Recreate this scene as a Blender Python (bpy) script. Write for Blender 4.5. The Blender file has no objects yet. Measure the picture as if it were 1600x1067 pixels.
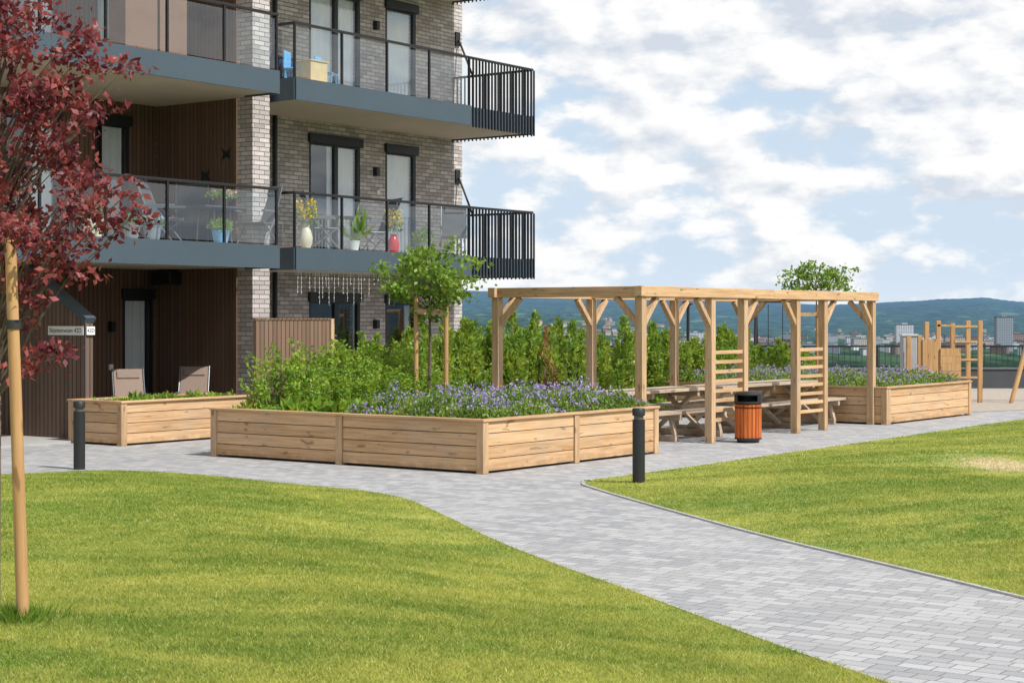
import bpy, math, random
import numpy as np
from mathutils import Vector, Matrix
from mathutils.geometry import delaunay_2d_cdt
random.seed(7); rng=np.random.default_rng(7)
C=bpy.context.scene.collection
F=2700.0; EYE=1.9; HZ=498.0
A=math.atan2(.806,.591); U=np.array([math.cos(A),math.sin(A)]); N=np.array([-math.sin(A),math.cos(A)])
P=np.array([-3.76,30.0])
def BW(x,y,z=0): q=P+x*U+y*N; return (q[0],q[1],z)
def G(px,py): Y=F*EYE/(py-HZ); return ((px-800)/F*Y,Y)
def sx(px,y):      # distance along the facade, for a line y metres behind the balcony fronts
    b=P+y*N; r=(px-800)/F
    return (-b[0]+r*b[1])/(U[0]-r*U[1])
# ---------------------------------------------------------------- mesh builder
class MB:
    def __init__(s): s.V=[];s.F=[];s.R=[];s.M=[]
    def add(s,vs,fs,r=None,m=0):
        o=len(s.V); s.V+= [tuple(v) for v in vs]
        r=random.random() if r is None else r
        for f in fs: s.F.append([o+i for i in f]); s.R.append(r); s.M.append(m)
    def box(s,x0,x1,y0,y1,z0,z1,r=None,m=0):
        s.add([(x0,y0,z0),(x1,y0,z0),(x1,y1,z0),(x0,y1,z0),(x0,y0,z1),(x1,y0,z1),(x1,y1,z1),(x0,y1,z1)],
              [(0,3,2,1),(4,5,6,7),(0,1,5,4),(1,2,6,5),(2,3,7,6),(3,0,4,7)],r,m); return s
    def bar(s,a,b,w,h,up=(0,0,1),r=None,m=0):
        a=Vector(a);b=Vector(b);d=(b-a).normalized();u=Vector(up)
        if abs(d.dot(u))>.98:u=Vector((1,0,0))
        sd=d.cross(u).normalized();u=sd.cross(d)
        vs=[]
        for p in(a,b):
            for i,j in((-1,-1),(1,-1),(1,1),(-1,1)): vs.append(p+sd*(w/2*i)+u*(h/2*j))
        s.add(vs,[(0,3,2,1),(4,5,6,7),(0,1,5,4),(1,2,6,5),(2,3,7,6),(3,0,4,7)],r,m); return s
    def tube(s,pts,rad,n=8,r=None,m=0):
        if not hasattr(rad,'__len__'): rad=[rad]*len(pts)
        pts=[Vector(p) for p in pts]; vs=[];fs=[]
        for i,p in enumerate(pts):
            d=(pts[min(i+1,len(pts)-1)]-pts[max(i-1,0)]).normalized()
            u=Vector((0,0,1)) if abs(d.z)<.9 else Vector((1,0,0))
            a=d.cross(u).normalized(); b=d.cross(a)
            for k in range(n):
                t=2*math.pi*k/n; vs.append(p+(a*math.cos(t)+b*math.sin(t))*rad[i])
        for i in range(len(pts)-1):
            for k in range(n):
                fs.append((i*n+k,i*n+(k+1)%n,(i+1)*n+(k+1)%n,(i+1)*n+k))
        fs.append(tuple(range(n))[::-1]); fs.append(tuple((len(pts)-1)*n+k for k in range(n)))
        s.add(vs,fs,r,m); return s
    def lathe(s,prof,c=(0,0,0),n=24,r=None,m=0):
        vs=[];fs=[]
        for (q,z) in prof:
            for k in range(n):
                t=2*math.pi*k/n; vs.append((c[0]+q*math.cos(t),c[1]+q*math.sin(t),c[2]+z))
        for i in range(len(prof)-1):
            for k in range(n): fs.append((i*n+k,i*n+(k+1)%n,(i+1)*n+(k+1)%n,(i+1)*n+k))
        fs.append(tuple(range(n))[::-1]); fs.append(tuple((len(prof)-1)*n+k for k in range(n)))
        s.add(vs,fs,r,m); return s
    def build(s,name,mat,parent=None,bevel=0,smooth=False):
        me=bpy.data.meshes.new(name); me.from_pydata(s.V,[],s.F)
        at=me.attributes.new('rnd','FLOAT','FACE'); at.data.foreach_set('value',s.R)
        ms=mat if isinstance(mat,(list,tuple)) else [mat]
        for m in ms: me.materials.append(m)
        if len(ms)>1: me.polygons.foreach_set('material_index',s.M)
        me.update()
        if smooth:
            me.polygons.foreach_set('use_smooth',[True]*len(me.polygons))
            try: me.set_sharp_from_angle(angle=math.radians(40))
            except Exception: pass
        o=bpy.data.objects.new(name,me); C.objects.link(o)
        if parent: o.parent=parent
        if bevel:
            b=o.modifiers.new('b','BEVEL'); b.width=bevel; b.segments=2; b.limit_method='ANGLE'
        return o
def fast(name,V,k,R,mat,parent=None):
    n=len(V)//k
    me=bpy.data.meshes.new(name)
    me.vertices.add(len(V)); me.vertices.foreach_set('co',np.asarray(V,dtype=np.float32).ravel())
    me.loops.add(len(V)); me.loops.foreach_set('vertex_index',np.arange(len(V),dtype=np.int32))
    me.polygons.add(n); me.polygons.foreach_set('loop_start',np.arange(0,len(V),k,dtype=np.int32))
    me.update(calc_edges=True)
    at=me.attributes.new('rnd','FLOAT','FACE'); at.data.foreach_set('value',np.asarray(R,dtype=np.float32))
    me.materials.append(mat)
    o=bpy.data.objects.new(name,me); C.objects.link(o)
    if parent:o.parent=parent
    return o
def unit(v): return v/np.maximum(np.linalg.norm(v,axis=1,keepdims=True),1e-6)
def leaves(name,c,size,mat,parent=None,up=0.2,aspect=.55,fixed=None,R=None,jit=.45):
    c=np.asarray(c); n=len(c)
    d=rng.normal(size=(n,3)); d[:,2]+=up*2
    if fixed is not None: d=fixed+rng.normal(size=(n,3))*jit
    d=unit(d); s=unit(np.cross(d,rng.normal(size=(n,3))))
    nn=np.cross(d,s)
    L=(size*rng.uniform(.65,1.25,n))[:,None]
    v=np.stack([c,c+d*L*.45+s*L*aspect/2+nn*L*.1,c+d*L,c+d*L*.45-s*L*aspect/2+nn*L*.1],axis=1).reshape(-1,3)
    if R is None: R=rng.random(n)
    return fast(name,v,4,R,mat,parent)
def tag(o,label,cat,group=None,kind=None):
    o['label']=label; o['category']=cat
    if group:o['group']=group
    if kind:o['kind']=kind
    return o
def thing(name,label,cat,loc,rz=0,group=None):
    o=bpy.data.objects.new(name,None); o.empty_display_size=.2; C.objects.link(o); o.location=loc; o.rotation_euler=(0,0,rz)
    return tag(o,label,cat,group)
def dup(o,loc,rz=None,label=None,group=None,sc=None):
    r=o.copy(); C.objects.link(r); r.location=loc
    if rz is not None: r.rotation_euler=(0,0,rz)
    if label:r['label']=label
    if group:r['group']=group
    if sc: r.scale=sc
    for ch in list(o.children):
        c=ch.copy(); C.objects.link(c); c.parent=r
        for g in list(ch.children):
            d=g.copy(); C.objects.link(d); d.parent=c
    return r
# ---------------------------------------------------------------- materials
def newmat(name):
    m=bpy.data.materials.new(name); m.use_nodes=True; nt=m.node_tree
    for n in list(nt.nodes): nt.nodes.remove(n)
    out=nt.nodes.new('ShaderNodeOutputMaterial'); return m,nt,out
class NT:
    def __init__(s,nt): s.nt=nt
    def n(s,t,**k):
        x=s.nt.nodes.new(t)
        for a,b in k.items(): setattr(x,a,b)
        return x
    def l(s,a,b): s.nt.links.new(a,b)
    def val(s,x,sock):
        if isinstance(x,(int,float)): sock.default_value=x
        elif isinstance(x,(tuple,list)): sock.default_value=tuple(x)+((1,) if len(x)==3 and len(sock.default_value)==4 else ())
        else: s.l(x,sock)
    def math(s,op,a,b=0,c=0,clamp=False):
        x=s.n('ShaderNodeMath',operation=op,use_clamp=clamp); s.val(a,x.inputs[0]); s.val(b,x.inputs[1]); s.val(c,x.inputs[2]); return x.outputs[0]
    def mix(s,f,a,b):
        x=s.n('ShaderNodeMix',data_type='RGBA'); s.val(f,x.inputs[0]); s.val(a,x.inputs[6]); s.val(b,x.inputs[7]); return x.outputs[2]
    def noise(s,vec,scale,detail=3,rough=.55,dist=0):
        x=s.n('ShaderNodeTexNoise'); x.inputs['Scale'].default_value=scale; x.inputs['Detail'].default_value=detail; x.inputs['Roughness'].default_value=rough; x.inputs['Distortion'].default_value=dist
        if vec is not None: s.l(vec,x.inputs['Vector'])
        return x.outputs['Fac']
    def comb(s,x,y,z):
        c=s.n('ShaderNodeCombineXYZ'); s.val(x,c.inputs[0]); s.val(y,c.inputs[1]); s.val(z,c.inputs[2]); return c.outputs[0]
    def sep(s,v): c=s.n('ShaderNodeSeparateXYZ'); s.l(v,c.inputs[0]); return c.outputs
    def obj(s): return s.n('ShaderNodeTexCoord').outputs['Object']
    def pos(s): return s.n('ShaderNodeNewGeometry').outputs['Position']
    def rnd(s): a=s.n('ShaderNodeAttribute'); a.attribute_name='rnd'; return a.outputs['Fac']
    def mr(s,v,a,b,c=0,d=1,smooth=True):
        x=s.n('ShaderNodeMapRange'); 
        if smooth: x.interpolation_type='SMOOTHSTEP'
        s.val(v,x.inputs[0]); 
        for i,q in zip((1,2,3,4),(a,b,c,d)): x.inputs[i].default_value=q
        return x.outputs[0]
    def bump(s,h,strength=.3,dist=.01):
        b=s.n('ShaderNodeBump'); b.inputs['Strength'].default_value=strength; b.inputs['Distance'].default_value=dist; s.l(h,b.inputs['Height']); return b.outputs[0]
def sc(c,f): return tuple(min(1,x*f) for x in c[:3])
def pmat(name,col,rough=.6,var=.15,scale=8,bump=0,metal=0,bdist=.005,spec=.5):
    m,nt,out=newmat(name); t=NT(nt); b=t.n('ShaderNodeBsdfPrincipled')
    o=t.obj(); f=t.noise(o,scale,4); f=t.mr(f,.3,.7)
    r=t.math('MULTIPLY_ADD',t.rnd(),.5,t.math('MULTIPLY',f,.5))
    t.l(t.mix(r,sc(col,1-var),sc(col,1+var)),b.inputs['Base Color'])
    b.inputs['Roughness'].default_value=rough; b.inputs['Metallic'].default_value=metal; b.inputs['Specular IOR Level'].default_value=spec
    if bump: t.l(t.bump(t.noise(o,scale*6,4),bump,bdist),b.inputs['Normal'])
    t.l(b.outputs[0],out.inputs[0]); return m
def wood(name,c1,c2,vertical=False,rough=.7,grey=0.0):
    m,nt,out=newmat(name); t=NT(nt); b=t.n('ShaderNodeBsdfPrincipled')
    x,y,z=t.sep(t.obj()); r=t.rnd()
    off=t.math('MULTIPLY',r,37.0)
    if vertical: v=t.comb(t.math('MULTIPLY_ADD',x,22,off),t.math('MULTIPLY',y,22),t.math('MULTIPLY',z,1.6))
    else: v=t.comb(t.math('MULTIPLY_ADD',t.math('ADD',x,y),1.4,off),t.math('MULTIPLY',z,30),t.math('MULTIPLY',t.math('SUBTRACT',x,y),.6))
    g=t.noise(v,1.0,5,.65); gs=t.mr(g,.3,.7)
    f=t.math('ADD',t.math('MULTIPLY',gs,.7),t.math('MULTIPLY',r,.45),clamp=True)
    col=t.mix(f,c2,c1)
    kn=t.noise(t.comb(t.math('MULTIPLY_ADD',t.math('ADD',x,y),5 if not vertical else 14,off),t.math('MULTIPLY',z,14 if not vertical else 4),off),1.0,1,.3)
    col=t.mix(t.mr(kn,.68,.77,0,.65),col,sc(c2,.4))
    w=t.noise(t.obj(),1.3,3); col=t.mix(t.mr(w,.45,.75,0,grey),col,(.38,.34,.29))
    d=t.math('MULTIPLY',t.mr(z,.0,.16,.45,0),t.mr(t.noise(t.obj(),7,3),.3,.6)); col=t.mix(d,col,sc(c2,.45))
    t.l(col,b.inputs['Base Color']); b.inputs['Roughness'].default_value=rough; b.inputs['Specular IOR Level'].default_value=.25
    t.l(t.bump(g,.35,.004),b.inputs['Normal']); t.l(b.outputs[0],out.inputs[0]); return m
def leafmat(name,c1,c2,c3=None,trans=.35,scale=3,tt=True):
    m,nt,out=newmat(name); t=NT(nt)
    r=t.rnd(); col=t.mix(r,c1,c2)
    if c3: col=t.mix(t.mr(t.noise(t.obj(),scale,2),.4,.65),col,c3)
    d=t.n('ShaderNodeBsdfPrincipled'); t.l(col,d.inputs['Base Color']); d.inputs['Roughness'].default_value=.45; d.inputs['Specular IOR Level'].default_value=.35
    tr=t.n('ShaderNodeBsdfTranslucent'); t.l(t.mix(.3,col,(.5,.55,.08)) if (tt and c1[1]>c1[0]) else col,tr.inputs[0])
    x=t.n('ShaderNodeMixShader'); x.inputs[0].default_value=trans; t.l(d.outputs[0],x.inputs[1]); t.l(tr.outputs[0],x.inputs[2]); t.l(x.outputs[0],out.inputs[0]); return m
def glassmat(name,tint,base,edge,rough=.01):
    m,nt,out=newmat(name); t=NT(nt)
    tr=t.n('ShaderNodeBsdfTransparent'); tr.inputs[0].default_value=tint+(1,)
    g=t.n('ShaderNodeBsdfGlossy'); g.inputs['Roughness'].default_value=rough; g.inputs[0].default_value=(.93,.97,1,1)
    lw=t.n('ShaderNodeLayerWeight'); lw.inputs[0].default_value=.5
    f=t.math('MULTIPLY_ADD',t.math('POWER',lw.outputs['Facing'],3.0),edge,base,clamp=True)
    x=t.n('ShaderNodeMixShader'); t.l(f,x.inputs[0]); t.l(tr.outputs[0],x.inputs[1]); t.l(g.outputs[0],x.inputs[2]); t.l(x.outputs[0],out.inputs[0]); return m
def brickmat():
    m,nt,out=newmat('brick'); t=NT(nt); b=t.n('ShaderNodeBsdfPrincipled')
    x,y,z=t.sep(t.obj()); v=t.comb(t.math('ADD',x,y),z,0)
    br=t.n('ShaderNodeTexBrick'); t.l(v,br.inputs['Vector']); br.inputs['Scale'].default_value=1
    br.inputs['Brick Width'].default_value=.25; br.inputs['Row Height'].default_value=.08; br.inputs['Mortar Size'].default_value=.0075; br.inputs['Mortar Smooth'].default_value=.2
    br.inputs['Color1'].default_value=(.64,.58,.555,1); br.inputs['Color2'].default_value=(.36,.32,.305,1); br.inputs['Mortar'].default_value=(.16,.15,.147,1)
    n=t.noise(v,9,4); col=t.mix(t.mr(n,.3,.8,0,.28),br.outputs['Color'],(.26,.24,.23))
    t.l(col,b.inputs['Base Color']); b.inputs['Roughness'].default_value=.85
    h=t.math('SUBTRACT',t.math('MULTIPLY',t.noise(v,40,3),.4),br.outputs['Fac'])
    t.l(t.bump(h,.7,.012),b.inputs['Normal']); t.l(b.outputs[0],out.inputs[0]); return m
def cladmat(name,c,pitch=.098):
    m,nt,out=newmat(name); t=NT(nt); b=t.n('ShaderNodeBsdfPrincipled')
    x,y,z=t.sep(t.obj()); s=t.math('DIVIDE',t.math('ADD',x,y),pitch)
    fr=t.math('FRACT',s); fl=t.math('FLOOR',s)
    wn=t.n('ShaderNodeTexWhiteNoise'); wn.noise_dimensions='1D'; t.l(fl,wn.inputs['W'])
    g=t.noise(t.comb(t.math('MULTIPLY',s,2.5),t.math('MULTIPLY',z,1.2),fl),1.5,4)
    col=t.mix(t.math('ADD',t.math('MULTIPLY',wn.outputs['Value'],.6),t.math('MULTIPLY',g,.4)),sc(c,.75),sc(c,1.25))
    gr=t.mr(t.math('ABSOLUTE',t.math('SUBTRACT',fr,.5)),.38,.43)
    col=t.mix(gr,col,sc(c,.35)); t.l(col,b.inputs['Base Color']); b.inputs['Roughness'].default_value=.75
    t.l(t.bump(t.math('SUBTRACT',1,gr),.7,.015),b.inputs['Normal']); t.l(b.outputs[0],out.inputs[0]); return m
def pavermat():
    m,nt,out=newmat('pavers'); t=NT(nt); b=t.n('ShaderNodeBsdfPrincipled')
    mp=t.n('ShaderNodeMapping'); mp.inputs['Rotation'].default_value=(0,0,math.radians(36.2)); t.l(t.pos(),mp.inputs[0]); v=mp.outputs[0]
    br=t.n('ShaderNodeTexBrick'); t.l(v,br.inputs['Vector']); br.inputs['Scale'].default_value=1; br.offset=.5; br.squash=.7; br.squash_frequency=3
    br.inputs['Brick Width'].default_value=.20; br.inputs['Row Height'].default_value=.12; br.inputs['Mortar Size'].default_value=.005; br.inputs['Mortar Smooth'].default_value=.3
    br.inputs['Color1'].default_value=(.44,.435,.435,1); br.inputs['Color2'].default_value=(.27,.275,.285,1); br.inputs['Mortar'].default_value=(.15,.145,.14,1)
    n=t.noise(v,.6,4); col=t.mix(t.mr(n,.35,.7,0,.25),br.outputs['Color'],(.40,.385,.36))
    n2=t.noise(v,60,3); col=t.mix(t.mr(n2,.35,.75,0,.25),col,(.19,.19,.195))
    t.l(col,b.inputs['Base Color']); b.inputs['Roughness'].default_value=.8
    h=t.math('SUBTRACT',t.math('MULTIPLY',n2,.25),br.outputs['Fac']); t.l(t.bump(h,.6,.008),b.inputs['Normal'])
    t.l(b.outputs[0],out.inputs[0]); return m
def grassmat(name,blade):
    m,nt,out=newmat(name); t=NT(nt); b=t.n('ShaderNodeBsdfPrincipled')
    p=t.pos(); mp=t.n('ShaderNodeMapping'); mp.inputs['Rotation'].default_value=(0,0,math.radians(55)); mp.inputs['Scale'].default_value=(.5,1.3,1); t.l(p,mp.inputs[0])
    f=t.mr(t.noise(mp.outputs[0],.7,5,.6,.8),.33,.67); f2=t.mr(t.noise(p,2.6,4,.65),.32,.7)
    k=1.0 if blade else .8
    g1=(.165*k,.262*k,.036*k); g2=(.49*k,.485*k,.11*k); g3=(.66*k,.58*k,.27*k)
    ff=t.math('ADD',t.math('MULTIPLY',f,.60),t.math('MULTIPLY',f2,.36))
    if blade: ff=t.math('ADD',ff,t.math('MULTIPLY',t.math('SUBTRACT',t.rnd(),.5),.42),clamp=True)
    col=t.mix(ff,g1,g2)
    if blade: col=t.mix(t.mr(t.rnd(),.88,.96,0,.7),col,g3)
    dv=t.n('ShaderNodeVectorMath',operation='SUBTRACT'); t.l(p,dv.inputs[0]); dv.inputs[1].default_value=(5.75,20.4,0)
    x,y,z=t.sep(dv.outputs[0]); dd=t.math('SQRT',t.math('ADD',t.math('MULTIPLY',x,x),t.math('MULTIPLY',t.math('MULTIPLY',y,y),.25)))
    dd=t.math('ADD',dd,t.math('MULTIPLY',t.noise(p,4,3),.6))
    col=t.mix(t.mr(dd,.45,.95,.8,0),col,(.60,.47,.28))
    t.l(col,b.inputs['Base Color']); b.inputs['Roughness'].default_value=.6; b.inputs['Specular IOR Level'].default_value=.15
    if blade:
        tr=t.n('ShaderNodeBsdfTranslucent'); t.l(col,tr.inputs[0]); x=t.n('ShaderNodeMixShader'); x.inputs[0].default_value=.35
        t.l(b.outputs[0],x.inputs[1]); t.l(tr.outputs[0],x.inputs[2]); t.l(x.outputs[0],out.inputs[0])
    else:
        t.l(t.bump(t.noise(p,30,4),.6,.02),b.inputs['Normal']); t.l(b.outputs[0],out.inputs[0])
    return m
def terrainmat():
    m,nt,out=newmat('terrain'); t=NT(nt); b=t.n('ShaderNodeBsdfPrincipled'); p=t.pos(); x,y,z=t.sep(p)
    r=t.math('SQRT',t.math('ADD',t.math('MULTIPLY',x,x),t.math('MULTIPLY',y,y)))
    v=t.comb(t.math('MULTIPLY',x,.02),t.math('MULTIPLY',y,.003),t.math('MULTIPLY',z,.14))
    f=t.noise(v,1.0,7,.75); forest=t.mix(t.mr(f,.36,.64),(.010,.028,.018),(.060,.105,.05))
    v2=t.comb(t.math('MULTIPLY',x,.0045),t.math('MULTIPLY',y,.0009),t.math('MULTIPLY',z,.045))
    fl=t.noise(v2,1.0,5,.6); field=t.mix(t.noise(v,.6,2),(.13,.22,.08),(.21,.26,.13))
    mask=t.math('MULTIPLY',t.mr(fl,.60,.64,0,.8),t.mr(z,20,75,1,0))
    col=t.mix(mask,forest,field)
    q=t.math('DIVIDE',r,9000.0); painted_haze=t.math('SUBTRACT',1,t.math('POWER',2.718,t.math('MULTIPLY',t.math('MULTIPLY',q,q),-1.0)))
    col=t.mix(t.math('MULTIPLY',painted_haze,.88),col,(.080,.150,.245))  # air haze painted into the base colour, bluer with distance
    t.l(col,b.inputs['Base Color']); b.inputs['Roughness'].default_value=1; b.inputs['Specular IOR Level'].default_value=0
    t.l(b.outputs[0],out.inputs[0]); return m
def blockmat(name,wall):
    m,nt,out=newmat(name); t=NT(nt); b=t.n('ShaderNodeBsdfPrincipled'); x,y,z=t.sep(t.obj())
    fx=t.math('FRACT',t.math('DIVIDE',t.math('ADD',x,y),4.2)); fz=t.math('FRACT',t.math('DIVIDE',z,3.1))
    w=t.math('MULTIPLY',t.math('GREATER_THAN',fx,.42),t.math('GREATER_THAN',fz,.48))
    t.l(t.mix(w,wall,(.09,.12,.16)),b.inputs['Base Color']); b.inputs['Roughness'].default_value=.7; t.l(b.outputs[0],out.inputs[0]); return m
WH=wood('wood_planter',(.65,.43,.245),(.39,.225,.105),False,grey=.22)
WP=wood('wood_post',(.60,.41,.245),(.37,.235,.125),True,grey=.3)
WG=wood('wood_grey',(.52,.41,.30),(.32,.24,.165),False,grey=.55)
WS=wood('wood_stake',(.50,.30,.135),(.36,.195,.08),True)
WO=wood('wood_play',(.55,.34,.16),(.36,.20,.09),True)
BIN=wood('wood_bin',(.58,.16,.04),(.36,.075,.02),True,rough=.4)
BRICK=brickmat(); CLAD=cladmat('brown_cladding',(.135,.076,.047)); CLAD2=cladmat('screen_cladding',(.20,.125,.08)); CLADW=cladmat('entrance_cladding',(.15,.10,.075))
FASC=pmat('fascia_steel',(.062,.090,.115),.45,.08,1.2,metal=.1)
DARK=pmat('black_metal',(.012,.013,.016),.4,.2,5)
BLACKP=pmat('bollard_paint',(.014,.015,.017),.5,.25,9,bump=.1)
SOFF=pmat('soffit_board',(.50,.44,.37),.8,.07,1.5)
CONC=pmat('concrete',(.36,.35,.34),.85,.15,3,bump=.3)
FRAME=pmat('window_frame_dark',(.014,.016,.02),.4,.15,5)
WHITE=pmat('white_paint',(.78,.78,.76),.5,.05,5)
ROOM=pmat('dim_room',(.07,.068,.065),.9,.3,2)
CURT=pmat('curtain_cloth',(.86,.87,.88),.9,.06,3)
GLASS=glassmat('balcony_glass',(.84,.92,.95),.11,.42); WGLASS=glassmat('window_glass',(.90,.93,.95),.12,.6)
SOIL=pmat('soil',(.05,.035,.025),.95,.4,14,bump=.8,bdist=.02)
SLING=pmat('charcoal_sling',(.06,.065,.072),.7,.2,20); SLINGT=pmat('taupe_sling',(.24,.175,.14),.8,.1,20)
CFR=pmat('chair_frame_grey',(.16,.17,.18),.4,.1,10,metal=.3)
ALU=pmat('pale_metal',(.5,.5,.5),.35,.1,10,metal=.6)
SHRUB=leafmat('shrub_leaf',(.23,.40,.04),(.11,.24,.025),(.34,.46,.055),.42)
HEDGE=leafmat('hedge_leaf',(.24,.39,.045),(.10,.22,.028),(.36,.45,.06),.42)
DEADL=leafmat('dry_leaf',(.44,.21,.09),(.30,.14,.06),None,.25)
MAPLE=leafmat('maple_leaf',(.17,.30,.035),(.065,.16,.022),(.25,.38,.05),.4)
REDL=leafmat('red_leaf',(.22,.038,.045),(.085,.014,.024),(.38,.095,.085),.38,5)
BEDL=leafmat('bed_leaf',(.17,.29,.045),(.075,.16,.025),(.24,.34,.06),.3)
PURP=leafmat('purple_petal',(.36,.28,.60),(.50,.42,.70),None,.3,tt=False)
YEL=leafmat('yellow_petal',(.85,.66,.03),(.75,.5,.02),None,.3); PINK=leafmat('pink_petal',(.65,.18,.32),(.7,.4,.5),None,.3); LILAC=leafmat('lilac_petal',(.5,.4,.7),(.7,.65,.8),None,.3)
BARK=pmat('bark',(.12,.09,.065),.9,.3,20,bump=.6)
TIE=pmat('rubber_tie',(.02,.02,.02),.7,.2,10)
# ---------------------------------------------------------------- ground
def plane(name,poly,z,mat,kind='structure'):
    me=bpy.data.meshes.new(name); me.from_pydata([(x,y,z) for x,y in poly],[],[list(range(len(poly)))]); me.materials.append(mat)
    o=bpy.data.objects.new(name,me); C.objects.link(o); o['kind']=kind; return o
SK=[(-3000,430),(500,450),(700,453),(800,458),(900,462),(1000,466),(1100,469),(1200,474),(1300,479),(1400,475),(1480,470),(1540,469),(1600,475),(1800,470),(5000,440)]
def vn(x,y,s,seed=0):
    return (math.sin(x*s+seed)*math.cos(y*s*1.3+seed*2.1)+.5*math.sin(x*s*2.3+y*s*1.9+seed*3)+.25*math.sin(x*s*5.1-y*s*4.3+seed))/1.75
def ss(a,b,x): t=min(1,max(0,(x-a)/(b-a))); return t*t*(3-2*t)
def ter(th,r):
    x=r*math.sin(th); y=r*math.cos(th)
    if r<58: return -.1
    if r<400: return -.1-60*ss(58,300,r)
    z=-60+3*vn(x,y,.004)
    px=800+F*math.tan(max(-1.2,min(1.2,th)))
    sk=np.interp(px,[a for a,_ in SK],[b for _,b in SK])
    top=(HZ-sk)/F*13000+EYE
    z+= (top+60)*ss(6000,13000,r)*(1+.05*vn(x,y,.0011,2)) 
    z+= 9*vn(x,y,.003,1)*ss(4500,7000,r)*(1-ss(11000,13000,r))
    left=1-ss(850,1180,px)
    z+= left*54*ss(2800,5600,r)*(1-ss(7500,11000,r))*(1+.3*vn(x,y,.0016,4))
    right=ss(1100,1350,px)
    z+= right*26*ss(6500,8500,r)*(1-ss(9500,12000,r))*(1+.3*vn(x,y,.0012,5))
    if 3200<r<13500: z+= 3.5*math.sin(x*.031+y*.004)*math.sin(y*.011+x*.013)+2.0*math.sin(x*.09+y*.02)
    if r>13000: z-= (r-13000)*.004
    return z
def terrain():
    ths=np.concatenate([np.linspace(-math.pi,-.45,40,endpoint=False),np.linspace(-.45,.45,420),np.linspace(.45,math.pi,41)[1:]])
    rs=np.concatenate([[0.01,30,57],np.linspace(60,400,14),np.geomspace(480,3000,24)[:-1],np.linspace(3000,14000,130),[16000,20000,26000,34000]])
    V=[];Fs=[];nt=len(ths)
    for r in rs:
        for th in ths: V.append((r*math.sin(th),r*math.cos(th),ter(th,r)))
    for i in range(len(rs)-1):
        for j in range(nt-1):
            a=i*nt+j; Fs.append((a,a+1,a+1+nt,a+nt))
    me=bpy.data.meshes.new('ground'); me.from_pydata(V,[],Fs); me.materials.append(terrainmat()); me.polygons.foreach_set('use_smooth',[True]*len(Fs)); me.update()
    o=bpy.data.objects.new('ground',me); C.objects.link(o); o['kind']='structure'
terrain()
plane('paved_terrace',[(-26,-3),(24,-3),(24,48.5),(-26,48.5)],0,pavermat())
plane('gravel_play_area',[(9.5,35.2),(13.2,37.6),(24,37.6),(24,47),(3.2,47),(3.2,40.5),(8.8,36.2)],.006,pmat('play_gravel',(.44,.38,.31),.95,.25,10,bump=.8,bdist=.02))
def chaikin(p,closed=True,it=2):
    for _ in range(it):
        q=[]
        for i in range(len(p)-(0 if closed else 1)):
            a=np.array(p[i]);b=np.array(p[(i+1)%len(p)]); q+= [tuple(a*.75+b*.25),tuple(a*.25+b*.75)]
        p=q
    return p
LL=chaikin([(-16,20.6),(-6.3,20.7),(-5.2,21.7),(-3.9,21.1),(-2.54,19.75),(-1.25,18.7),(-.61,16.5),(-.22,15.0),(.3,13.4),(.88,11.9),(1.5,10.1),(1.97,8.95),(2.9,6.5),(3.9,4),(4.6,1),(-16,1)])
RL=chaikin([(.72,20.1),(1.0,19.0),(1.32,17.9),(2.22,15.0),(2.9,13.3),(3.48,11.74),(4.3,9.5),(5.6,6),(6.4,4),(7,1),(21,1),(21,37.0),(12.8,37.0),(9.7,32.7),(5.3,26.4),(1.4,20.9)])
def segdist(pts,poly):
    pts=np.asarray(pts); d=np.full(len(pts),1e9)
    for i in range(len(poly)):
        a=np.array(poly[i]);b=np.array(poly[(i+1)%len(poly)]); ab=b-a; L=ab@ab
        if L<1e-9: continue
        t=np.clip(((pts-a)@ab)/L,0,1); d=np.minimum(d,np.linalg.norm(pts-(a+t[:,None]*ab),axis=1))
    return d
def inside(pts,poly):
    x,y=pts[:,0],pts[:,1]; r=np.zeros(len(pts),bool)
    for i in range(len(poly)):
        x0,y0=poly[i];x1,y1=poly[(i+1)%len(poly)]
        if y0==y1: continue
        c=((y0>y)!=(y1>y))&(x<(x1-x0)*(y-y0)/(y1-y0)+x0); r^=c
    return r
def mound(pts,poly,H):
    d=segdist(pts,poly); t=np.clip(d/2.6,0,1); t=t*t*(3-2*t)
    return .010+H*t+.014*np.sin(pts[:,0]*1.7+1)*np.cos(pts[:,1]*1.3)*t
GB=grassmat('grass_blades',True); GG=grassmat('grass_ground',False)
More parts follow.
